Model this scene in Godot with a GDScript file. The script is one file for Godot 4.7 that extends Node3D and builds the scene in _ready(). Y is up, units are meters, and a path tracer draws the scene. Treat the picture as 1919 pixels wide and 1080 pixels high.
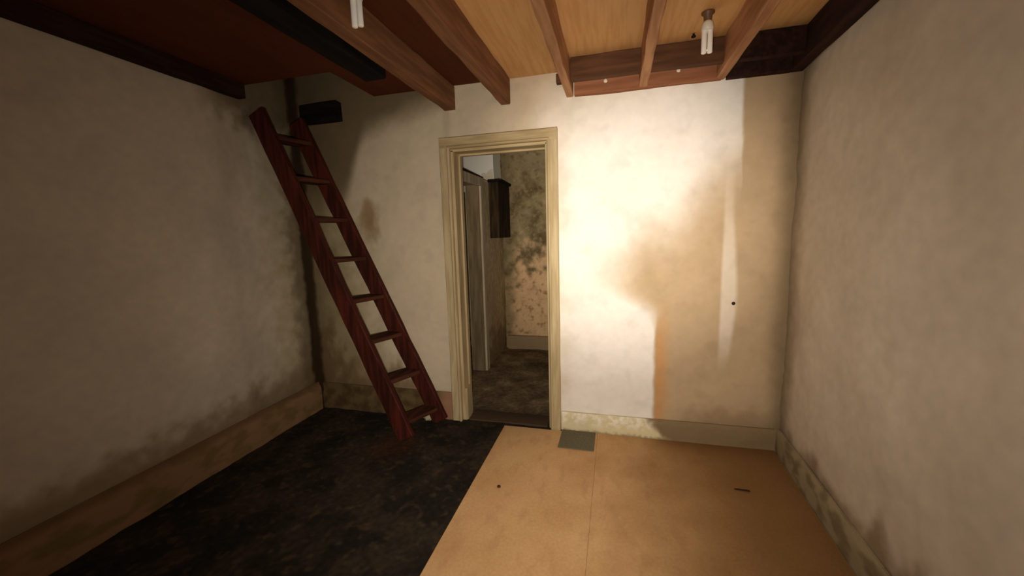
extends Node3D

# A derelict cellar room lit only by the torch of whoever holds the camera.
const D := 2.56            # distance from the camera to the back wall
const XL := -2.295         # left wall
const XR := 0.962          # right wall where it meets the back wall
const RSLOPE := -0.031     # the right wall is not quite square to the back wall
const JH := 2.155          # underside of the joists
const CH := 2.31           # underside of the ceiling boards
const FREE := -2.294

var taken := {}
var rough_noise := FastNoiseLite.new()
var lump_noise := FastNoiseLite.new()
var blot_noise := FastNoiseLite.new()
var fine_noise := FastNoiseLite.new()
var M := {}
var skew := 0.0      # how far a slab's right edge drifts per metre along its V axis

func _ready():
	# ---- camera
	var cam := Camera3D.new()
	cam.name = "camera"
	add_child(cam)
	cam.position = Vector3(0, 1.35, 0)
	cam.rotation = Vector3(-0.1391, 0.2576, -0.0291)
	cam.fov = rad_to_deg(2.0 * atan(540.0 / 740.0))
	cam.near = 0.02
	cam.far = 60.0
	cam.current = true
	# ---- environment: no daylight gets down here
	var we := WorldEnvironment.new()
	we.name = "world_environment"
	var env := Environment.new()
	env.background_mode = Environment.BG_COLOR
	env.background_color = Color(0, 0, 0)
	env.tonemap_mode = Environment.TONE_MAPPER_LINEAR
	env.tonemap_exposure = 1.0
	env.sdfgi_enabled = true
	env.ssao_enabled = true
	env.ssil_enabled = true
	we.environment = env
	add_child(we)
	# ---- the hand torch beside the camera: wide spill, main cone and bright centre
	var at := Vector3(-0.03, 1.25, -0.02)
	torch("torch_spill", at, Vector3(-0.28, 0.97, -D), 76.0, 1.42)
	torch("torch_cone", at, Vector3(-0.50, 0.80, -D), 50.0, 2.7)
	torch("torch_centre", at, Vector3(0.0, 1.40, -D), 24.5, 5.4)

	setup_noise()
	setup_materials()
	build_room()
	build_passage()
	build_ceiling()
	build_door()
	build_baseboards()
	build_ladder()
	build_floor_things()
	build_lamps()
	build_small_things()

func torch(called, at, to, angle, energy):
	var s := SpotLight3D.new()
	s.name = called
	add_child(s)
	s.look_at_from_position(at, to, Vector3.UP)
	s.spot_angle = angle
	s.spot_angle_attenuation = 1.0
	s.spot_range = 14.0
	s.spot_attenuation = 2.0
	s.light_energy = energy
	s.light_color = Color(1.0, 0.955, 0.90)
	s.light_size = 0.03
	s.shadow_enabled = true

# ------------------------------------------------------------------ helpers
func numbered(called: String) -> String:
	if not taken.has(called):
		taken[called] = 0
		return called
	taken[called] += 1
	return "%s_%03d" % [called, taken[called]]

func thing(called: String, label: String, category: String, at := Vector3.ZERO, group := "") -> Node3D:
	var o := Node3D.new()
	o.name = numbered(called)
	add_child(o)
	o.position = at
	o.set_meta("label", label)
	o.set_meta("category", category)
	if group != "":
		o.set_meta("group", group)
	return o

func tag(o, label: String, category: String, group := ""):
	o.set_meta("label", label)
	o.set_meta("category", category)
	if group != "":
		o.set_meta("group", group)
	return o

func obj(called: String, mesh: Mesh, mat: Material, parent: Node = self) -> MeshInstance3D:
	var o := MeshInstance3D.new()
	o.name = numbered(called) if parent == self else called
	o.mesh = mesh
	o.material_override = mat
	o.cast_shadow = GeometryInstance3D.SHADOW_CASTING_SETTING_ON
	parent.add_child(o, true)
	return o

func struct(called: String, mesh: Mesh, mat: Material, label: String) -> MeshInstance3D:
	var o := obj(called, mesh, mat)
	o.set_meta("kind", "structure")
	o.set_meta("label", label)
	return o

func struct_node(called: String, label: String) -> Node3D:
	var o := Node3D.new()
	o.name = numbered(called)
	add_child(o)
	o.set_meta("kind", "structure")
	o.set_meta("label", label)
	return o

func steps(a: float, b: float, d: float, extra := []) -> Array:
	var keys := [a, b]
	for e in extra:
		if e > a and e < b:
			keys.append(e)
	keys.sort()
	var out := []
	for i in keys.size() - 1:
		var n: int = maxi(1, int(ceil((keys[i + 1] - keys[i]) / d)))
		for k in n:
			out.append(lerpf(keys[i], keys[i + 1], float(k) / n))
	out.append(b)
	return out

# A slab: uneven front face on a grid, flat back, closed edges; `hole` tells which cells are open.
func slab(O: Vector3, U: Vector3, V: Vector3, us: Array, vs: Array, thick: float, bump = null, hole = null, into: SurfaceTool = null) -> SurfaceTool:
	var N := U.cross(V).normalized()
	var st := into
	if st == null:
		st = SurfaceTool.new()
		st.begin(Mesh.PRIMITIVE_TRIANGLES)
	var nu := us.size()
	var nv := vs.size()
	var W: float = us[nu - 1] - us[0]
	var H: float = vs[nv - 1] - vs[0]
	var P := []
	var T := []
	for j in nv:
		for i in nu:
			var b: Vector3 = O + U * us[i] + V * vs[j]
			b += U * (skew * vs[j] * (us[i] - us[0]) / W)
			P.append(b + N * (bump.call(us[i], vs[j]) if bump != null else 0.0))
			T.append(Vector2((us[i] - us[0]) / W, 1.0 - (vs[j] - vs[0]) / H))
	var open := []
	for j in nv - 1:
		for i in nu - 1:
			open.append(hole != null and hole.call((us[i] + us[i + 1]) * 0.5, (vs[j] + vs[j + 1]) * 0.5))
	var back := func(i, j): return O + U * (us[i] + skew * vs[j] * (us[i] - us[0]) / W) + V * vs[j] - N * thick
	for j in nv - 1:
		for i in nu - 1:
			if open[j * (nu - 1) + i]:
				continue
			var a := j * nu + i
			var c := [a, a + 1, a + nu + 1, a + nu]
			st.set_smooth_group(0)
			for k in [0, 3, 2, 0, 2, 1]:
				st.set_uv(T[c[k]])
				st.add_vertex(P[c[k]])
			st.set_smooth_group(-1)
			var q := [back.call(i, j), back.call(i + 1, j), back.call(i + 1, j + 1), back.call(i, j + 1)]
			for k in [0, 2, 3, 0, 1, 2]:
				st.set_uv(T[c[k]])
				st.add_vertex(q[k])
			var near := [[i, j - 1], [i + 1, j], [i, j + 1], [i - 1, j]]
			for e in 4:
				var x: int = near[e][0]
				var y: int = near[e][1]
				if x >= 0 and y >= 0 and x < nu - 1 and y < nv - 1 and not open[y * (nu - 1) + x]:
					continue
				var f := (e + 1) % 4
				var four := [P[c[e]], P[c[f]], q[f], q[e]]
				for k in [0, 1, 2, 0, 2, 3]:
					st.set_uv(T[c[e]])
					st.add_vertex(four[k])
	return st

func done(st: SurfaceTool) -> ArrayMesh:
	st.generate_normals()
	return st.commit()

# A sawn timber from a to b, w across, h deep (along `up`), with chamfered arrises and a little waviness.
func beam(a: Vector3, b: Vector3, w: float, h: float, up: Vector3, cham := 0.006, wave := 0.0, seed_no := 0, into: SurfaceTool = null, step := 0.12) -> SurfaceTool:
	var st := into
	if st == null:
		st = SurfaceTool.new()
		st.begin(Mesh.PRIMITIVE_TRIANGLES)
	st.set_smooth_group(-1)
	var dir := (b - a).normalized()
	var right := dir.cross(up).normalized()
	var u := right.cross(dir).normalized()
	var x := w * 0.5
	var y := h * 0.5
	var prof := [Vector2(-x + cham, -y), Vector2(x - cham, -y), Vector2(x, -y + cham), Vector2(x, y - cham), Vector2(x - cham, y), Vector2(-x + cham, y), Vector2(-x, y - cham), Vector2(-x, -y + cham)]
	var n: int = maxi(1, int((b - a).length() / step)) if wave > 0.0 else 1
	var rings := []
	for s in n + 1:
		var c := a.lerp(b, float(s) / n)
		var ring := []
		for k in 8:
			var p: Vector2 = prof[k]
			var q := c + right * p.x + u * p.y
			if wave > 0.0:
				var m := rough_noise.get_noise_3d(s * 23.0 + seed_no * 71.0, k / 2 * 37.0, seed_no * 13.0)
				q += (right * signf(p.x) * m + u * signf(p.y) * m) * wave
			ring.append(q)
		rings.append(ring)
	for s in n:
		for k in 8:
			var k2 := (k + 1) % 8
			for v in [rings[s][k], rings[s][k2], rings[s + 1][k2], rings[s][k], rings[s + 1][k2], rings[s + 1][k]]:
				st.add_vertex(v)
	for k in range(1, 7):
		for v in [rings[0][0], rings[0][k + 1], rings[0][k]]:
			st.add_vertex(v)
		for v in [rings[n][0], rings[n][k], rings[n][k + 1]]:
			st.add_vertex(v)
	return st

# A turned shape: profile of (radius, height) from bottom to top.
func lathe(prof: Array, at: Vector3, sides := 20, into: SurfaceTool = null) -> SurfaceTool:
	var st := into
	if st == null:
		st = SurfaceTool.new()
		st.begin(Mesh.PRIMITIVE_TRIANGLES)
	st.set_smooth_group(0)
	for i in prof.size() - 1:
		for k in sides:
			var a0 := TAU * k / sides
			var a1 := TAU * (k + 1) / sides
			var p := func(q, ang): return at + Vector3(cos(ang) * q.x, q.y, sin(ang) * q.x)
			var v00: Vector3 = p.call(prof[i], a0)
			var v10: Vector3 = p.call(prof[i], a1)
			var v01: Vector3 = p.call(prof[i + 1], a0)
			var v11: Vector3 = p.call(prof[i + 1], a1)
			for v in [v00, v10, v11, v00, v11, v01]:
				st.add_vertex(v)
	return st

# A lump of stone or plaster: a sphere pushed about by noise.
func lump(size: Vector3, seed_no: int, rough := 0.35) -> ArrayMesh:
	var st := SurfaceTool.new()
	st.begin(Mesh.PRIMITIVE_TRIANGLES)
	st.set_smooth_group(-1)
	var rows := 7
	var cols := 11
	var p := func(i, j):
		var th: float = PI * i / rows
		var ph: float = TAU * (j % cols) / cols
		var d := Vector3(sin(th) * cos(ph), cos(th), sin(th) * sin(ph))
		return d * size * 0.5 * (1.0 + rough * rough_noise.get_noise_3d(d.x * 60.0 + seed_no * 99.0, d.y * 60.0, d.z * 60.0))
	for i in rows:
		for j in cols:
			for v in [p.call(i, j), p.call(i + 1, j + 1), p.call(i + 1, j), p.call(i, j), p.call(i, j + 1), p.call(i + 1, j + 1)]:
				st.add_vertex(v)
	return done(st)

# ------------------------------------------------------------------ surfaces
func setup_noise():
	for pair in [[rough_noise, 0.02, 3], [lump_noise, 1.0, 4], [blot_noise, 1.6, 5], [fine_noise, 14.0, 4]]:
		var n: FastNoiseLite = pair[0]
		n.noise_type = FastNoiseLite.TYPE_SIMPLEX_SMOOTH
		n.fractal_type = FastNoiseLite.FRACTAL_FBM
		n.frequency = pair[1]
		n.fractal_octaves = pair[2]
		n.seed = 7 + pair[2]

func plaster_bump(x: float, y: float, seed_no: float) -> float:
	return 0.010 * lump_noise.get_noise_3d(x * 2.0, y * 2.0, seed_no) + 0.0035 * lump_noise.get_noise_3d(x * 11.0, y * 11.0, seed_no + 5.0)

func paint(w: int, h: int, W: float, H: float, u0: float, v0: float, look: Callable) -> ImageTexture:
	var img := Image.create(w, h, false, Image.FORMAT_RGB8)
	for j in h:
		for i in w:
			var c: Color = look.call(u0 + W * (i + 0.5) / w, v0 + H * (1.0 - (j + 0.5) / h))
			img.set_pixel(i, j, c)
	return ImageTexture.create_from_image(img)

func height_map(size: int, freq: float, seed_no: int, ridged := false) -> ImageTexture:
	var n := FastNoiseLite.new()
	n.noise_type = FastNoiseLite.TYPE_SIMPLEX_SMOOTH
	n.frequency = freq
	n.fractal_octaves = 5
	n.fractal_type = FastNoiseLite.FRACTAL_RIDGED if ridged else FastNoiseLite.FRACTAL_FBM
	n.seed = seed_no
	return ImageTexture.create_from_image(n.get_seamless_image(size, size))

func surface(tex: Texture2D, rough: float, height: Texture2D = null, height_cm := 0.0) -> StandardMaterial3D:
	var m := StandardMaterial3D.new()
	m.albedo_texture = tex
	m.roughness = rough
	m.metallic_specular = 0.25
	if height:
		m.heightmap_enabled = true
		m.heightmap_texture = height
		m.heightmap_scale = height_cm
	return m

func plain(c: Color, rough := 0.8, spec := 0.3) -> StandardMaterial3D:
	var m := StandardMaterial3D.new()
	m.albedo_color = c
	m.roughness = rough
	m.metallic_specular = spec
	return m

# Grainy timber: the grain runs along `along` (0 x, 1 y, 2 z) of the object's own axes.
func wood(dark: Color, light: Color, along: int, rough := 0.75, seed_no := 1) -> StandardMaterial3D:
	var n := FastNoiseLite.new()
	n.noise_type = FastNoiseLite.TYPE_SIMPLEX_SMOOTH
	n.frequency = 0.03
	n.fractal_octaves = 4
	n.seed = seed_no
	var g := n.get_seamless_image(192, 192)
	n.frequency = 0.012
	n.seed = seed_no + 40
	var big := n.get_seamless_image(192, 192)
	var img := Image.create(192, 192, false, Image.FORMAT_RGB8)
	for j in 192:
		for i in 192:
			var t := clampf((g.get_pixel(i, j).r - 0.5) * 1.5 + (big.get_pixel(i, j).r - 0.5) * 1.0 + 0.5, 0.0, 1.0)
			img.set_pixel(i, j, dark.lerp(light, t))
	var m := surface(ImageTexture.create_from_image(img), rough)
	m.uv1_triplanar = true
	var s := [4.0, 4.0, 4.0]
	s[along] = 0.45
	m.uv1_scale = Vector3(s[0], s[1], s[2])
	return m

func ss(a: float, b: float, x: float) -> float:
	return smoothstep(a, b, x)

const WHITE := Color(0.930, 0.905, 0.860)
const CREAM := Color(0.800, 0.735, 0.625)
const BEIGE := Color(0.735, 0.635, 0.505)
const OCHRE := Color(0.78, 0.575, 0.36)
const DARK_BROWN := Color(0.42, 0.36, 0.26)  # dark wall tone, also used for the shade painted into the right corner
const DAMP := Color(0.44, 0.35, 0.24)
const OLIVE := Color(0.62, 0.56, 0.40)

func look_back(x: float, y: float) -> Color:
	var b := blot_noise.get_noise_2d(x * 1.5, y * 1.5)
	var b2 := blot_noise.get_noise_2d(x * 5.0 + 40.0, y * 3.0)
	var f := fine_noise.get_noise_2d(x, y)
	var c := CREAM.lerp(WHITE, ss(-0.62, -0.22, x + b * 0.15) * ss(2.6, 1.9, y - x * 0.3))
	if x > -0.2:
		# beige band along the right corner, sharp on its left
		var right_band := ss(0.672, 0.70, x + b2 * 0.012) * lerpf(0.55, 1.0, ss(0.9, 1.5, y))
		# beige patch spreading over the lower middle
		var top := 0.0
		if x < 0.26:
			top = lerpf(1.02, 1.22, ss(-0.06, 0.26, x))
		else:
			top = lerpf(1.22, 1.62, ss(0.26, 0.70, x))
		var patch := ss(top + 0.36, top - 0.20, y + b * 0.08)
		var left_edge := lerpf(0.243, -0.02, ss(0.80, 1.04, y))
		var soft := lerpf(0.014, 0.22, ss(0.70, 1.05, y))
		patch *= ss(left_edge - soft, left_edge + soft, x + b2 * 0.01)
		var streak := ss(0.60, 0.622, x) * ss(0.69, 0.66, x + 0.02 * sin(y * 5.0)) * ss(0.42, 0.75, y) * ss(1.9, 1.1, y)
		patch *= 1.0 - 0.55 * streak
		var beige := BEIGE.lerp(OLIVE, 0.12 * ss(-0.2, 0.8, b2 + 0.3))
		c = c.lerp(beige, clampf(maxf(right_band * (1.0 - 0.35 * streak), patch), 0.0, 1.0))
		var rust := ss(0.245, 0.262, x) * ss(0.36, 0.275, x + b2 * 0.02) * ss(0.98, 0.55, y)
		c = c.lerp(OCHRE, rust * 0.75)
		c = c.lerp(DAMP, 0.45 * ss(0.30, 0.12, y + b2 * 0.08) * ss(0.30, 0.6, x))
	c = c.lerp(DARK_BROWN, 0.55 * ss(0.84, 0.965, x + b * 0.04))  # corner shade painted into the wall colour towards the right wall
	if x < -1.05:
		# the corner with the ladder: dark above, mould and rising damp below
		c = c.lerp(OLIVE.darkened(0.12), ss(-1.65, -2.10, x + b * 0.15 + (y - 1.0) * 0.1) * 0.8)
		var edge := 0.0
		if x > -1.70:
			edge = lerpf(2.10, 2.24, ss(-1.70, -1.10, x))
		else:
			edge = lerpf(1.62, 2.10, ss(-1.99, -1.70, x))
		c = c.lerp(DARK_BROWN, 0.9 * ss(edge - 0.12, edge + 0.12, y + b * 0.06))
		c = c.lerp(DARK_BROWN, 0.55 * ss(-2.02, -2.25, x + b2 * 0.1))
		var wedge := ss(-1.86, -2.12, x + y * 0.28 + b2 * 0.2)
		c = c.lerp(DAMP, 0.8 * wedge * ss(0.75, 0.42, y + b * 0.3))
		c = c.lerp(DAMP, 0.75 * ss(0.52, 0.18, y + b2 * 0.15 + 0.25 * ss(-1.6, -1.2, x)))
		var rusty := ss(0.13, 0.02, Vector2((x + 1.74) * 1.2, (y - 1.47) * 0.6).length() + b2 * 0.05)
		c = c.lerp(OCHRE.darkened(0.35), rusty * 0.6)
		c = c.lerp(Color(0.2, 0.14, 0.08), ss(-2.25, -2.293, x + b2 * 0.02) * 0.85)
	var peel := ss(0.1, 0.6, blot_noise.get_noise_2d(x * 3.0 + 9.0, y * 3.0 + 3.0))
	c = c.lerp(c.darkened(0.035), peel)
	return c * (1.0 + 0.03 * b + 0.02 * f)

func look_side(u: float, y: float, left: bool) -> Color:
	# u runs away from the camera along the wall (metres past the camera plane)
	var b := blot_noise.get_noise_2d(u * 1.2 + 20.0, y * 1.2 + (0.0 if left else 50.0))
	var b2 := blot_noise.get_noise_2d(u * 4.0 + 70.0, y * 4.0)
	var f := fine_noise.get_noise_2d(u + 5.0, y)
	var c := Color(0.80, 0.745, 0.665) * (0.97 + 0.05 * b)
	if left:
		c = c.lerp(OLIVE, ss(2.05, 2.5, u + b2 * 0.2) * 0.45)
		c = c.lerp(DARK_BROWN, ss(2.02, 2.22, y + b2 * 0.12) * ss(1.75, 2.15, u) * 0.8)
		c = c.lerp(DARK_BROWN, ss(2.36, 2.52, u + b2 * 0.08) * 0.7)
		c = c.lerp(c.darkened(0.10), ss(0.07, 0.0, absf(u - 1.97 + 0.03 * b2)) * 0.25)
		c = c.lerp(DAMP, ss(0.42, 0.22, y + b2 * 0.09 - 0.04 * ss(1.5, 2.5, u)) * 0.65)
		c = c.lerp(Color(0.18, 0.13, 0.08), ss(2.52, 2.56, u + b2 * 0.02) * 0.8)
	else:
		var rise := 0.16 + 0.11 * ss(0.13, 0.0, absf(u - 1.36)) + 0.09 * ss(0.10, 0.0, absf(u - 1.58)) + 0.05 * ss(0.1, 0.0, absf(u - 2.1))
		c = c.lerp(DAMP, ss(rise + 0.07, rise - 0.06, y + b2 * 0.06) * 0.62)
		c = c.lerp(DARK_BROWN.lerp(CREAM, 0.35), ss(2.36, 2.56, u + b2 * 0.04) * 0.7)  # painted shade again, on this side of the far right corner
	return c * (1.0 + 0.04 * f)

func look_floor(x: float, v: float) -> Color:
	var z := -v
	var b := blot_noise.get_noise_2d(x * 1.8 + 9.0, z * 1.8)
	var b2 := blot_noise.get_noise_2d(x * 7.0, z * 7.0 + 30.0)
	var f := fine_noise.get_noise_2d(x * 1.7, z * 1.7)
	var c := Color(0.215, 0.180, 0.140).lerp(Color(0.14, 0.125, 0.10), ss(-0.35, 0.35, b))
	c = c.lerp(Color(0.30, 0.24, 0.17), ss(0.15, 0.5, b2) * 0.6)
	c = c.lerp(Color(0.74, 0.63, 0.47), ss(-2.5, -3.0, z) * (0.55 + 0.5 * b))
	c = c.lerp(Color(0.30, 0.17, 0.10), 0.5 * ss(0.22, 0.05, Vector2(x + 1.38, (z + 2.15) * 0.7).length() + b2 * 0.06))
	return c * (1.0 + 0.25 * f)

func look_far(x: float, y: float) -> Color:
	var b := blot_noise.get_noise_2d(x * 2.6 + 3.0, y * 2.6 + 8.0)
	var b2 := blot_noise.get_noise_2d(x * 9.0, y * 9.0)
	var c := Color(0.62, 0.55, 0.40).lerp(Color(0.44, 0.38, 0.26), ss(-0.45, 0.5, b + b2 * 0.25))
	var bare := ss(1.25, 0.75, y - (x + 1.0) * 0.9 + b * 0.6)
	c = c.lerp(Color(0.98, 0.80, 0.60), bare * (0.8 + 0.3 * b2))
	c = c.lerp(Color(0.72, 0.64, 0.48), ss(0.0, 0.6, b2) * 0.6)
	c = c.lerp(Color(0.66, 0.58, 0.44), ss(1.95, 2.15, y + b * 0.3) * 0.6)
	c = c.lerp(OLIVE.darkened(0.25), ss(-1.08, -1.22, x + b * 0.08) * 0.6)
	c = c.lerp(Color(0.34, 0.25, 0.16), ss(0.15, 0.65, blot_noise.get_noise_2d(x * 6.0 + 30.0, y * 6.0)) * 0.45)
	return c

func look_partition(u: float, y: float) -> Color:
	var b := blot_noise.get_noise_2d(u * 2.2 + 60.0, y * 2.2)
	var b2 := blot_noise.get_noise_2d(u * 8.0, y * 8.0 + 11.0)
	var c := Color(0.74, 0.65, 0.50)
	c = c.lerp(Color(0.97, 0.95, 0.88), ss(1.84, 1.90, y) * ss(4.16, 4.05, u + b2 * 0.05))
	c = c.lerp(Color(0.46, 0.40, 0.20), 0.5 * ss(4.2, 4.4, u) * ss(-0.1, 0.4, b + 0.2))
	c = c.lerp(DAMP, ss(0.45, 0.1, y + b * 0.3) * 0.6)
	return c * (1.0 + 0.12 * b2)

func look_sheet(x: float, v: float) -> Color:
	var z := -v
	var b := blot_noise.get_noise_2d(x * 1.3 + 15.0, z * 1.3)
	var b2 := blot_noise.get_noise_2d(x * 6.0 + 15.0, z * 3.0)
	var f := fine_noise.get_noise_2d(x * 4.0, z * 4.0)
	var c := Color(0.83, 0.67, 0.475).lerp(Color(0.77, 0.60, 0.41), ss(-0.6, 0.8, b))
	c = c.lerp(Color(0.70, 0.54, 0.37), 0.35 * ss(0.0, 0.6, b2))
	c = c.lerp(Color(0.42, 0.30, 0.17), 0.8 * ss(-0.25, 0.70, x + b * 0.10))  # darkens to the right: torch falloff painted into the sheet colour
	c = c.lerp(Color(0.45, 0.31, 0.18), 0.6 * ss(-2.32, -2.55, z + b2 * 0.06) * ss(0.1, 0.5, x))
	return c * (1.0 + 0.05 * f)

func look_board(x: float, z: float) -> Color:
	var b := blot_noise.get_noise_2d(x * 3.0, z * 1.2)
	var f := fine_noise.get_noise_2d(x * 3.0, z * 1.0)
	var c := Color(0.83, 0.64, 0.42).lerp(Color(0.79, 0.595, 0.375), ss(-0.3, 0.5, b))
	return c * (1.0 + 0.012 * f)

func setup_materials():
	var rough_plaster := height_map(512, 0.02, 21)
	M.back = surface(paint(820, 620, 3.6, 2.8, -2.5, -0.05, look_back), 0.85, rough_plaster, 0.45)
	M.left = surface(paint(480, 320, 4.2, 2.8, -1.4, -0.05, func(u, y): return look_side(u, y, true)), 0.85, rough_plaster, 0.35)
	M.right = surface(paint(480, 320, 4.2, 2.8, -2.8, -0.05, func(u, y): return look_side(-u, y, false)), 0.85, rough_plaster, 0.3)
	M.cream = plain(CREAM, 0.9)
	M.floor = surface(paint(640, 960, 4.4, 6.2, -3.2, -1.5, look_floor), 0.92, height_map(512, 0.03, 5), 1.2)
	M.far = surface(paint(400, 400, 2.8, 2.6, -2.5, -0.05, look_far), 0.9, height_map(512, 0.02, 8), 1.5)
	M.partition = surface(paint(300, 400, 1.9, 2.5, 2.7, -0.05, look_partition), 0.85, rough_plaster, 0.4)
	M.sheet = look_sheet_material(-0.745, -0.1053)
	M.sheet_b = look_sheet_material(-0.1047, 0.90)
	M.board = surface(paint(300, 500, 2.1, 4.2, -0.7, -2.6, look_board), 0.7)
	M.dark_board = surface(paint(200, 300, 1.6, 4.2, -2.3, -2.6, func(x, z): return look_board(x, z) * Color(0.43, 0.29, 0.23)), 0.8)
	M.joist = wood(Color(0.60, 0.43, 0.29), Color(0.72, 0.53, 0.38), 2, 0.75, 3)
	M.joist_brown = wood(Color(0.44, 0.30, 0.20), Color(0.54, 0.37, 0.25), 2, 0.8, 17)
	M.joist_dark = wood(Color(0.15, 0.09, 0.07), Color(0.22, 0.135, 0.10), 2, 0.85, 4)
	M.noggin = wood(Color(0.31, 0.21, 0.14), Color(0.39, 0.26, 0.18), 0, 0.85, 5)
	M.plate = wood(Color(0.52, 0.33, 0.22), Color(0.61, 0.40, 0.28), 0, 0.75, 6)
	M.soot_wood_long = wood(Color(0.07, 0.06, 0.05), Color(0.13, 0.10, 0.08), 2, 0.9, 9)
	M.soot_wood = wood(Color(0.07, 0.06, 0.05), Color(0.13, 0.10, 0.08), 0, 0.9, 9)
	M.casing = wood(Color(0.65, 0.57, 0.42), Color(0.74, 0.67, 0.52), 1, 0.55, 7)
	M.casing_across = wood(Color(0.62, 0.54, 0.39), Color(0.73, 0.65, 0.49), 0, 0.55, 7)
	M.ladder = wood(Color(0.20, 0.09, 0.06), Color(0.33, 0.14, 0.095), 1, 0.6, 11)
	M.ladder_tread = wood(Color(0.21, 0.115, 0.075), Color(0.32, 0.18, 0.12), 2, 0.75, 12)
	M.white_plastic = plain(Color(0.93, 0.91, 0.85), 0.45, 0.5)
	M.tube = plain(Color(0.97, 0.95, 0.90), 0.25, 0.5)
	M.cap = plain(Color(0.42, 0.30, 0.19), 0.5, 0.5)

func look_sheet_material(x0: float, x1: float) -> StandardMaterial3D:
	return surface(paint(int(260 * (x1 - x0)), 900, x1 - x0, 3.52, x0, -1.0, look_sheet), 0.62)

# ------------------------------------------------------------------ the room
func right_x(z: float) -> float:
	return XR + RSLOPE * (z + D)

func build_room():
	var door := func(x, y): return x > -1.08 and x < -0.413 and y < 1.92
	var b := slab(Vector3(0, 0, -D), Vector3.RIGHT, Vector3.UP, steps(-2.5, 1.1, 0.03, [-1.08, -0.413]), steps(-0.05, 2.75, 0.03, [1.92]), 0.15,
		func(x, y):
			var set_back := 0.016 * ss(-1.095, -1.10, x)
			var lip := 0.006 * ss(0.675, 0.70, x) * ss(0.9, 1.4, y)
			return plaster_bump(x, y, 0.0) - set_back - lip,
		door)
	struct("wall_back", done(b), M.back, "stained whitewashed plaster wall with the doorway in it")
	# left wall: u runs away from the camera
	var l := slab(Vector3(XL, 0, 0), Vector3(0, 0, -1), Vector3.UP, steps(-1.4, 2.8, 0.035), steps(-0.05, 2.75, 0.035), 0.15,
		func(u, y): return plaster_bump(u, y, 30.0) * 1.4 - 0.040 * ss(1.78, 2.16, u))
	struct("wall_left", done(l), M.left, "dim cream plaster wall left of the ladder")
	var rdir := Vector3(RSLOPE, 0, 1).normalized()
	var r := slab(Vector3(right_x(0.0), 0, 0), rdir, Vector3.UP, steps(-2.8, 1.4, 0.035), steps(-0.05, 2.75, 0.035), 0.15,
		func(u, y): return plaster_bump(u, y, 60.0) * 1.2)
	struct("wall_right", done(r), M.right, "smooth cream plaster wall on the right")
	var rear := slab(Vector3(0, 0, 1.3), Vector3.LEFT, Vector3.UP, steps(-1.1, 2.5, 0.3), steps(-0.05, 2.75, 0.3), 0.15, null)
	struct("wall_rear", done(rear), M.cream, "cream plaster wall behind the viewer")
	var f := slab(Vector3.ZERO, Vector3.RIGHT, Vector3(0, 0, -1), steps(-3.2, 1.2, 0.04), steps(-1.5, 4.7, 0.04), 0.2,
		func(x, v): return 0.006 * lump_noise.get_noise_2d(x * 3.0, v * 3.0) + 0.004 * lump_noise.get_noise_2d(x * 14.0, v * 14.0) - 0.006)
	struct("floor", done(f), M.floor, "dark dirty concrete floor")

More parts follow.
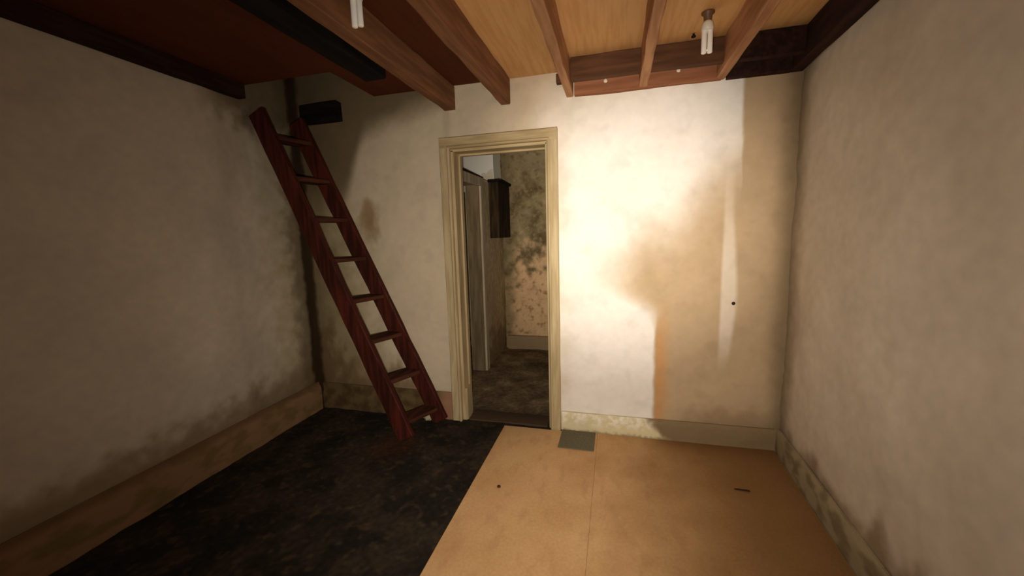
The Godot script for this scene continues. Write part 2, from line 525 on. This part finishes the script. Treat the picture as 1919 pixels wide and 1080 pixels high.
func build_passage():
	var far := slab(Vector3(0, 0, -4.42), Vector3.RIGHT, Vector3.UP, steps(-2.5, 0.3, 0.03), steps(-0.05, 2.55, 0.03), 0.15,
		func(x, y): return plaster_bump(x, y, 90.0) * 2.0 + 0.008 * lump_noise.get_noise_3d(x * 9.0, y * 9.0, 4.0))
	struct("wall_far", done(far), M.far, "mottled crumbling wall at the end of the passage")
	var holes := func(u, y): return (u > 3.02 and u < 3.60 and y < 1.80) or (u < 4.10 and y > 1.875)
	var p := slab(Vector3(-1.25, 0, 0), Vector3(0, 0, -1), Vector3.UP, steps(2.7, 4.6, 0.04, [3.02, 3.60, 4.10]), steps(-0.05, 2.45, 0.04, [1.80, 1.875]), 0.13,
		func(u, y): return plaster_bump(u, y, 120.0), holes)
	struct("wall_passage_left", done(p), M.partition, "plaster partition left of the passage with an opening")
	var q := slab(Vector3(0.1, 0, 0), Vector3(0, 0, 1), Vector3.UP, steps(-4.6, -2.7, 0.2), steps(-0.05, 2.45, 0.2), 0.12, null)
	struct("wall_passage_right", done(q), M.cream, "plaster wall right of the passage")
	var s := slab(Vector3(-2.6, 0, 0), Vector3(0, 0, -1), Vector3.UP, steps(2.7, 4.6, 0.3), steps(-0.05, 2.45, 0.3), 0.12, null)
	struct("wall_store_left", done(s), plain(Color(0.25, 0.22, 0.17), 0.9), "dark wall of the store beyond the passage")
	var c := slab(Vector3(0, 2.40, 0), Vector3.RIGHT, Vector3(0, 0, 1), steps(-2.75, 0.3, 0.2), steps(-4.6, -2.71, 0.2), 0.1, null)
	struct("ceiling_passage", done(c), plain(Color(0.6, 0.55, 0.45), 0.9), "plain ceiling of the passage")
	# white boxed bulkhead seen over the top of the low partition
	var bh := slab(Vector3(0, 0, -4.10), Vector3.RIGHT, Vector3.UP, steps(-2.55, -1.245, 0.04), steps(1.80, 2.40, 0.04), 0.28,
		func(x, y): return plaster_bump(x, y, 140.0))
	struct("trim_bulkhead", done(bh), plain(Color(0.96, 0.94, 0.88), 0.85), "white boxed bulkhead above the low partition in the passage")
	# dark wooden box fixed to the partition
	var box := thing("wall_box", "dark wooden box fixed high on the partition inside the passage", "box", Vector3(-1.245, 1.30, -4.13))
	var dark_box := wood(Color(0.16, 0.125, 0.075), Color(0.27, 0.21, 0.13), 1, 0.9, 14)
	obj("body", done(beam(Vector3(0.05, 0.0, 0.0), Vector3(0.05, 0.56, 0.0), 0.10, 0.44, Vector3(0, 0, 1), 0.004)), dark_box, box)
	obj("lid", done(beam(Vector3(0.057, 0.56, 0.0), Vector3(0.057, 0.585, 0.0), 0.125, 0.47, Vector3(0, 0, 1), 0.004)), plain(Color(0.07, 0.06, 0.05), 0.9), box)
	# frame of the opening in the partition
	var d2 := struct_node("door_2", "pale door frame of the side opening in the passage")
	var pale := wood(Color(0.68, 0.62, 0.50), Color(0.80, 0.74, 0.62), 1, 0.6, 15)
	obj("jamb", done(beam(Vector3(-1.30, 0.0, -3.585), Vector3(-1.30, 1.80, -3.585), 0.13, 0.03, Vector3(0, 0, 1), 0.003)), wood(Color(0.42, 0.36, 0.26), Color(0.52, 0.45, 0.34), 1, 0.7, 16), d2)
	obj("casing", done(beam(Vector3(-1.235, 0.0, -3.625), Vector3(-1.235, 1.87, -3.625), 0.035, 0.085, Vector3(0, 0, 1), 0.006)), pale, d2)
	obj("casing", done(beam(Vector3(-1.235, 0.0, -2.985), Vector3(-1.235, 1.87, -2.985), 0.035, 0.085, Vector3(0, 0, 1), 0.006)), pale, d2)
	obj("casing", done(beam(Vector3(-1.233, 1.83, -3.027), Vector3(-1.233, 1.83, -3.583), 0.036, 0.085, Vector3.UP, 0.006)), pale, d2)
	# low stone upstand at the foot of the far wall
	var k := slab(Vector3(0, 0, -4.37), Vector3.RIGHT, Vector3.UP, steps(-1.22, 0.08, 0.03), steps(-0.03, 0.15, 0.03), 0.04,
		func(x, y): return 0.012 * lump_noise.get_noise_2d(x * 9.0, y * 9.0))
	struct("baseboard_far", done(k), plain(Color(0.62, 0.53, 0.40), 0.9), "worn pale upstand at the foot of the far passage wall")

# ------------------------------------------------------------------ ceiling
func build_ceiling():
	var ceil_node := struct_node("ceiling", "brown boarded ceiling above the joists")
	var jx := joist_x()
	var edges := [-0.679, jx[2], jx[3], jx[4], 1.02]
	for i in 4:
		var bd := slab(Vector3(0, CH, 0), Vector3.RIGHT, Vector3(0, 0, 1), steps(edges[i] + 0.002, edges[i + 1] - 0.002, 0.06), steps(-2.56, 1.3, 0.08), 0.02,
			func(x, z): return 0.004 * lump_noise.get_noise_2d(x * 2.0, z * 2.0))
		obj("ceiling_board", done(bd), M.board, ceil_node)
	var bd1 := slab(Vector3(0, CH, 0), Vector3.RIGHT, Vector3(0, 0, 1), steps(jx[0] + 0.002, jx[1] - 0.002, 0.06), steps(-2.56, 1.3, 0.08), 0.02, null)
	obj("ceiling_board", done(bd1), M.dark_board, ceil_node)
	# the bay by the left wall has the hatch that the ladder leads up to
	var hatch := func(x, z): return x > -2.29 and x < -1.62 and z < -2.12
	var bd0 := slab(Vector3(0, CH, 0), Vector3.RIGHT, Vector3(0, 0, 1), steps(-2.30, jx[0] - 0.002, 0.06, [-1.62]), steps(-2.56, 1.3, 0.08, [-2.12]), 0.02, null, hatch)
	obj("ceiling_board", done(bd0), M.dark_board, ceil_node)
	var up := slab(Vector3(0, 2.75, 0), Vector3.RIGHT, Vector3(0, 0, 1), steps(-2.5, 1.2, 0.4), steps(-2.75, 1.5, 0.4), 0.1, null)
	struct("ceiling_upper", done(up), plain(Color(0.14, 0.11, 0.09), 0.9), "dark boards above the hatch opening")
	# joists, front to back
	var labels := [
		"timber ceiling joist ending in the corner above the left edge of the door frame",
		"timber ceiling joist whose end juts down over the white wall above the doorway",
		"thin timber ceiling joist meeting the left end of the reddish wall plate",
		"timber ceiling joist just left of the hanging lamp with two tubes",
		"timber ceiling joist between the hanging lamp with two tubes and the right wall"]
	for i in 5:
		var w: float = [0.07, 0.062, 0.045, 0.045, 0.045][i]
		var st := beam(Vector3(jx[i], (CH + JH) * 0.5 - 0.001, -2.553), Vector3(jx[i], (CH + JH) * 0.5 - 0.001, 1.29), w, CH - JH - 0.006, Vector3.UP, 0.005, 0.006, i + 1)
		var o = obj("ceiling_joist", done(st), M.joist_brown if i < 2 else M.joist)
		tag(o, labels[i], "joist", "joists under the boarded ceiling")
	var el := beam(Vector3(-2.255, 2.266, -2.10), Vector3(-2.255, 2.266, 1.29), 0.06, 0.086, Vector3.UP, 0.005, 0.006, 9)
	tag(obj("ceiling_joist", done(el), M.joist_dark), "dark timber bearer running along the top of the left wall", "joist", "joists along the side walls")
	var er := beam(Vector3(right_x(-2.50) - 0.035, 2.23, -2.55), Vector3(right_x(1.2) - 0.035, 2.23, 1.28), 0.06, 0.15, Vector3.UP, 0.005, 0.006, 10)
	tag(obj("ceiling_joist", done(er), M.joist_dark), "dark timber joist tight against the top of the right wall", "joist", "joists along the side walls")
	# sooty trimmer beside the first joist, on the hatch side
	var tr := beam(Vector3(-1.275, 2.252, -2.04), Vector3(-1.275, 2.252, 1.28), 0.13, 0.112, Vector3.UP, 0.006, 0.005, 12)
	tag(obj("hatch_trimmer", done(tr), M.soot_wood_long), "soot-black timber beside the first joist, ending short of the ladder hatch", "trimmer")
	var blk := beam(Vector3(-2.20, 2.235, -2.545), Vector3(-1.90, 2.235, -2.545), 0.075, 0.13, Vector3.UP, 0.01, 0.006, 14)
	tag(obj("bearer_block", done(blk), M.soot_wood), "black timber block on the back wall at the head of the ladder", "timber block")
	# solid blocking between the joists and the plate on the wall under them
	var nlab := [
		"brown blocking board between the third and fourth joists above the white wall",
		"brown blocking board behind the hanging lamp between two joists",
		"dark blocking board in the far right corner under the ceiling"]
	var nx := [jx[2], jx[3], jx[4], 0.897]
	for i in 3:
		var a: float = nx[i] + 0.024
		var e: float = nx[i + 1] - (0.024 if i < 2 else 0.0)
		var nb := beam(Vector3(a, 2.246, -2.385), Vector3(e, 2.246, -2.385), 0.045, 0.122, Vector3.UP, 0.004, 0.003, 20 + i)
		tag(obj("blocking_board", done(nb), M.noggin if i < 2 else M.joist_dark), nlab[i], "blocking", "blocking boards between the joists")
	var wp := beam(Vector3(-0.245, 2.205, -2.545), Vector3(0.56, 2.203, -2.545), 0.045, 0.10, Vector3.UP, 0.005, 0.006, 25)
	tag(obj("wall_plate", done(wp), M.plate), "reddish timber plate along the top of the bright white wall", "wall plate")
	var wd := beam(Vector3(0.585, 2.203, -2.545), Vector3(0.897, 2.205, -2.545), 0.045, 0.10, Vector3.UP, 0.005, 0.006, 26)
	tag(obj("wall_plate", done(wd), M.joist_dark), "short dark timber plate on top of the wall in the far right corner", "wall plate")
	var pk := beam(Vector3(-0.352, 2.262, -2.54), Vector3(-0.300, 2.262, -2.54), 0.05, 0.05, Vector3.UP, 0.005, 0.003, 27)
	tag(obj("packing_block", done(pk), M.noggin), "small brown packing block on the wall top left of the thin joist", "packing")

func joist_x() -> Array:
	return [-1.0577, -0.6791, -0.2743, 0.1484, 0.5554]

# ------------------------------------------------------------------ doorway
func build_door():
	var d := struct_node("door_1", "cream painted door frame with moulded casing and no door")
	var z := -D + 0.014
	for s in [[-1.107, -1.06, 1], [-0.386, -0.427, -1]]:
		var cx: float = s[0]
		var ix: float = s[1]
		var w := 0.074 if s[2] > 0 else 0.07
		obj("casing", done(beam(Vector3(cx, 0.0, z), Vector3(cx, 1.985, z), w, 0.032, Vector3(0, 0, 1), 0.005, 0.002, 31)), M.casing, d)
		obj("bead", done(beam(Vector3(ix - s[2] * 0.02, 0.0, z + 0.014), Vector3(ix - s[2] * 0.02, 1.925, z + 0.014), 0.018, 0.022, Vector3(0, 0, 1), 0.006)), M.casing, d)
		obj("lining", done(beam(Vector3(ix - s[2] * 0.006, 0.0, -D - 0.078), Vector3(ix - s[2] * 0.006, 1.905, -D - 0.078), 0.025, 0.16, Vector3(0, 0, 1), 0.003)), M.casing, d)
		obj("stop", done(beam(Vector3(ix + s[2] * 0.012, 0.0, -D - 0.10), Vector3(ix + s[2] * 0.012, 1.89, -D - 0.10), 0.014, 0.035, Vector3(0, 0, 1), 0.003)), M.casing, d)
	obj("plinth_block", done(beam(Vector3(-1.062, 0.0, -D - 0.04), Vector3(-1.062, 0.24, -D - 0.04), 0.055, 0.09, Vector3(0, 0, 1), 0.012)), M.casing, d)
	obj("head_casing", done(beam(Vector3(-1.142, 1.950, z + 0.001), Vector3(-0.352, 1.950, z + 0.001), 0.034, 0.074, Vector3.UP, 0.005, 0.002, 34)), M.casing_across, d)
	obj("head_bead", done(beam(Vector3(-1.085, 1.922, z + 0.015), Vector3(-0.405, 1.922, z + 0.015), 0.022, 0.018, Vector3.UP, 0.006)), M.casing_across, d)
	obj("head_lining", done(beam(Vector3(-1.075, 1.908, -D - 0.078), Vector3(-0.415, 1.908, -D - 0.078), 0.16, 0.024, Vector3.UP, 0.003)), M.casing_across, d)
	obj("head_stop", done(beam(Vector3(-1.05, 1.889, -D - 0.10), Vector3(-0.43, 1.889, -D - 0.10), 0.035, 0.014, Vector3.UP, 0.003)), M.casing_across, d)
	var th := slab(Vector3(0, 0.0, 0), Vector3.RIGHT, Vector3(0, 0, -1), steps(-1.03, -0.45, 0.03), steps(2.57, 2.72, 0.025), 0.03,
		func(x, v): return 0.012 - 0.006 * absf(v - 2.645) / 0.075 + 0.005 * lump_noise.get_noise_2d(x * 12.0, v * 12.0))
	struct("trim_threshold", done(th), plain(Color(0.30, 0.24, 0.17), 0.9), "worn low stone threshold in the doorway")

func build_baseboards():
	var ragged := func(s): return func(x, y): return 0.005 * lump_noise.get_noise_3d(x * 6.0, y * 9.0, s) - 0.012 * ss(0.11, 0.14, y)
	var tex := paint(300, 48, 1.34, 0.15, -0.36, -0.015, func(x, y):
		var b := blot_noise.get_noise_2d(x * 4.0 + 3.0, y * 4.0)
		var b2 := blot_noise.get_noise_2d(x * 14.0, y * 14.0)
		var c := Color(0.84, 0.79, 0.63).lerp(Color(0.93, 0.90, 0.82), ss(-0.5, 0.6, b2 + b) * ss(0.02, 0.10, y))
		c = c.lerp(Color(0.47, 0.385, 0.27), ss(0.20, 0.32, x + y * 0.6 - 0.05 + b * 0.1) * 0.9)
		c = c.lerp(Color(0.55, 0.46, 0.32), ss(0.025, 0.0, y + b2 * 0.02) * 0.6)
		return c)
	var bb := slab(Vector3(0, 0, -D + 0.024), Vector3.RIGHT, Vector3.UP, steps(-0.345, 0.955, 0.02), steps(-0.015, 0.133, 0.018), 0.02, ragged.call(2.0))
	struct("baseboard_back", done(bb), surface(tex, 0.8), "thick painted skirting at the foot of the white wall")
	var bl := slab(Vector3(0, 0, -D + 0.012), Vector3.RIGHT, Vector3.UP, steps(-2.27, -1.15, 0.03), steps(-0.015, 0.20, 0.02), 0.02, ragged.call(8.0))
	struct("baseboard_alcove", done(bl), surface(paint(160, 32, 1.12, 0.215, -2.27, -0.015, func(x, y):
		var b := blot_noise.get_noise_2d(x * 5.0 + 3.0, y * 5.0)
		var c := Color(0.41, 0.345, 0.22).lerp(Color(0.32, 0.24, 0.165), ss(-0.4, 0.5, b))
		return c.lerp(Color(0.60, 0.45, 0.34), ss(-1.3, -1.2, x))), 0.9), "dirty skirting behind the foot of the ladder")
	var rdir := Vector3(RSLOPE, 0, 1).normalized()
	var br := slab(Vector3(right_x(0.0) - 0.024, 0, 0), rdir, Vector3.UP, steps(-2.535, 1.25, 0.03), steps(-0.015, 0.145, 0.02), 0.02,
		func(u, y): return 0.005 * lump_noise.get_noise_3d(u * 6.0, y * 9.0, 40.0) - 0.012 * ss(0.11, 0.15, y))
	struct("baseboard_right", done(br), surface(paint(300, 24, 3.785, 0.16, -2.535, -0.015, func(u, y):
		var b := blot_noise.get_noise_2d(u * 4.0, y * 6.0 + 20.0)
		return Color(0.60, 0.54, 0.42).lerp(Color(0.48, 0.42, 0.31), ss(-0.2, 0.4, b))), 0.85), "grey-brown skirting along the right wall")
	var lf := slab(Vector3(XL + 0.026, 0, 0), Vector3(0, 0, -1), Vector3.UP, steps(-1.25, 2.53, 0.03), steps(-0.015, 0.215, 0.022), 0.02,
		func(u, y): return 0.006 * lump_noise.get_noise_3d(u * 5.0, y * 8.0, 50.0) - 0.016 * ss(0.16, 0.215, y))
	struct("baseboard_left", done(lf), surface(paint(300, 30, 3.78, 0.23, -1.25, -0.015, func(u, y):
		var b := blot_noise.get_noise_2d(u * 3.0, y * 6.0 + 30.0)
		var c := Color(0.56, 0.43, 0.31).lerp(Color(0.47, 0.38, 0.24), ss(-0.2, 0.4, b))
		return c.lerp(Color(0.38, 0.28, 0.20), ss(0.16, 0.21, y) * 0.7)), 0.9), "brown damp skirting along the left wall")

# ------------------------------------------------------------------ ladder
func build_ladder():
	var t := thing("ladder", "steep dark red wooden ladder stair leaning against the left wall beside the doorway", "ladder")
	# centre lines of the two stringers: (x at the floor, run per metre of height, z)
	var near := [-1.335, -0.424, -2.20]
	var far := [-1.215, -0.455, -2.475]
	for s in [near, far]:
		var x0: float = s[0]
		var k: float = s[1]
		var top := 2.17
		var a := Vector3(x0, 0.0, s[2])
		var b := Vector3(x0 + k * top, top, s[2])
		var dir := (b - a).normalized()
		obj("stringer", done(beam(a - dir * 0.0 + Vector3(0, 0.022, 0), b, 0.04, 0.118, dir.cross(Vector3(0, 0, 1)), 0.006, 0.004, int(x0 * -100.0))), M.ladder, t)
	for i in 8:
		var y := 0.12 + 0.27 * i
		var xa: float = near[0] + near[1] * y
		var xb: float = far[0] + far[1] * y
		var st := beam(Vector3(xa, y, near[2] - 0.018), Vector3(xb, y, far[2] + 0.018), 0.13, 0.028, Vector3.UP, 0.005, 0.003, 50 + i)
		obj("tread", done(st), M.ladder_tread, t)

# ------------------------------------------------------------------ things on the floor
func build_floor_things():
	var bump := func(x, v): return 0.003 * lump_noise.get_noise_2d(x * 1.6, v * 1.6)
	var a := slab(Vector3(0, 0.006, 0), Vector3.RIGHT, Vector3(0, 0, -1), steps(-0.745, -0.1053, 0.05), steps(-1.0, 2.515, 0.06), 0.005,
		func(x, v): return bump.call(x, v) + 0.001)
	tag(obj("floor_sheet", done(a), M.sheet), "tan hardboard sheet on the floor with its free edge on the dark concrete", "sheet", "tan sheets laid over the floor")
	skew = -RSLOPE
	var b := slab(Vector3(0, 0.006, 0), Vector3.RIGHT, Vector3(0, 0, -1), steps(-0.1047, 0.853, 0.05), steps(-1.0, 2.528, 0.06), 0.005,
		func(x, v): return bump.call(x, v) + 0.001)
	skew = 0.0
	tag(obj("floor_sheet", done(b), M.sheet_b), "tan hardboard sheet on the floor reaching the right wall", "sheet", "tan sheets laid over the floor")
	var tl := slab(Vector3(0, 0.014, 0), Vector3.RIGHT, Vector3(0, 0, -1), steps(-0.340, -0.118, 0.02), steps(2.30, 2.525, 0.02), 0.005,
		func(x, v): return 0.0015 * lump_noise.get_noise_2d(x * 6.0, v * 6.0))
	var grey := surface(paint(64, 64, 0.222, 0.225, 0.0, 0.0, func(x, y): return Color(0.42, 0.395, 0.31) * (1.0 + 0.2 * fine_noise.get_noise_2d(x * 6.0, y * 6.0))), 0.85)
	tag(obj("floor_tile", done(tl), grey), "small grey square tile lying on the tan sheet by the door frame", "tile")

# ------------------------------------------------------------------ hanging lamps
func make_lamp(at: Vector3, label: String):
	# `at` is where it hangs from the boards
	var t := thing("stick_lamp", label, "lamp", at, "unlit stick lamps under the ceiling")
	obj("holder", done(lathe([Vector2(0.0, -0.036), Vector2(0.017, -0.034), Vector2(0.019, -0.012), Vector2(0.028, -0.006), Vector2(0.028, 0.0), Vector2(0.0, 0.0)], Vector3.ZERO)), M.cap, t)
	obj("lamp_base", done(lathe([Vector2(0.0, -0.078), Vector2(0.024, -0.078), Vector2(0.0255, -0.066), Vector2(0.023, -0.048), Vector2(0.015, -0.037), Vector2(0.0, -0.035)], Vector3.ZERO)), M.white_plastic, t)
	for s in [-1, 1]:
		var prof := []
		for k in 7:
			var a := PI * 0.5 * k / 6.0
			prof.append(Vector2(0.0112 * sin(a), -0.170 - 0.0045 * cos(a)))
		prof.append(Vector2(0.0112, -0.076))
		obj("lamp_tube", done(lathe(prof, Vector3(s * 0.0125, 0, 0))), M.tube, t)
	obj("tube_bridge", done(beam(Vector3(-0.008, -0.160, 0), Vector3(0.008, -0.160, 0), 0.008, 0.008, Vector3.UP, 0.002)), M.tube, t)
	return t

func build_lamps():
	make_lamp(Vector3(0.397, CH - 0.002, -2.10), "unlit lamp with two white tubes hanging in front of the brown blocking board")
	make_lamp(Vector3(-0.945, CH - 0.002, -1.42), "unlit white tube lamp hanging in the dark bay between the two leftmost joists")

# ------------------------------------------------------------------ small things
func build_small_things():
	var st := obj("rubble_stone", lump(Vector3(0.075, 0.055, 0.06), 3), plain(Color(0.66, 0.64, 0.50), 0.9))
	st.position = Vector3(-1.325, 0.024, -2.50)
	tag(st, "small pale lump of plaster on the floor between the ladder feet", "rubble")
	var sp := obj("splinter", done(beam(Vector3(-0.035, 0, 0), Vector3(0.035, 0.001, 0.006), 0.009, 0.004, Vector3.UP, 0.001, 0.002, 61, null, 0.015)), plain(Color(0.20, 0.13, 0.07), 0.9))
	sp.position = Vector3(0.637, 0.012, -2.087)
	tag(sp, "short dark wood splinter on the tan sheet near the right wall", "splinter")
	var cr := obj("dirt_crumb", lump(Vector3(0.022, 0.010, 0.018), 8), plain(Color(0.24, 0.16, 0.09), 0.9))
	cr.position = Vector3(-0.591, 0.0125, -1.849)
	tag(cr, "dark crumb of dirt near the free edge of the tan sheet", "crumb")
	# nail in the wall
	var nl := obj("wall_nail", done(lathe([Vector2(0.0, 0.0), Vector2(0.004, 0.0), Vector2(0.004, 0.016), Vector2(0.010, 0.017), Vector2(0.010, 0.020), Vector2(0.0, 0.021)], Vector3.ZERO, 12)), plain(Color(0.16, 0.13, 0.10), 0.6))
	nl.position = Vector3(0.677, 0.899, -D - 0.004)
	nl.rotation = Vector3(PI / 2, 0, 0)
	tag(nl, "dark nail head in the beige wall right of the white patch", "nail")
	# screw in the boards beside the lamp
	var sc := obj("ceiling_screw", done(lathe([Vector2(0.0, -0.014), Vector2(0.011, -0.012), Vector2(0.010, -0.006), Vector2(0.005, -0.004), Vector2(0.005, 0.004), Vector2(0.0, 0.004)], Vector3.ZERO, 12)), plain(Color(0.10, 0.08, 0.05), 0.6))
	sc.position = Vector3(0.372, CH - 0.004, -2.30)
	tag(sc, "dark screw head in the ceiling board just left of the two-tube lamp", "screw")
	# bits of plaster stuck to the plate
	var spots := [Vector3(-0.062, 2.214, -2.52), Vector3(0.335, 2.222, -2.52)]
	var says := ["white plaster blob stuck on the reddish plate right of the thin joist", "pale plaster blob stuck on the reddish plate below the hanging lamp"]
	for i in 2:
		var o := obj("plaster_blob", lump(Vector3(0.022, 0.02, 0.014), 20 + i), plain(Color(0.88, 0.84, 0.74), 0.9))
		o.position = spots[i]
		tag(o, says[i], "plaster", "plaster blobs on the wall plate")
	# thin cable over the plate
	var cb := SurfaceTool.new()
	cb.begin(Mesh.PRIMITIVE_TRIANGLES)
	var pts := [Vector3(-0.03, 2.232, -2.517), Vector3(0.03, 2.236, -2.516), Vector3(0.08, 2.235, -2.517), Vector3(0.124, 2.2345, -2.516)]
	for i in 3:
		beam(pts[i], pts[i + 1], 0.009, 0.009, Vector3.UP, 0.002, 0.0, 0, cb)
	tag(obj("cable", done(cb), plain(Color(0.30, 0.22, 0.16), 0.6)), "short brown cable lying along the top of the reddish wall plate", "cable")
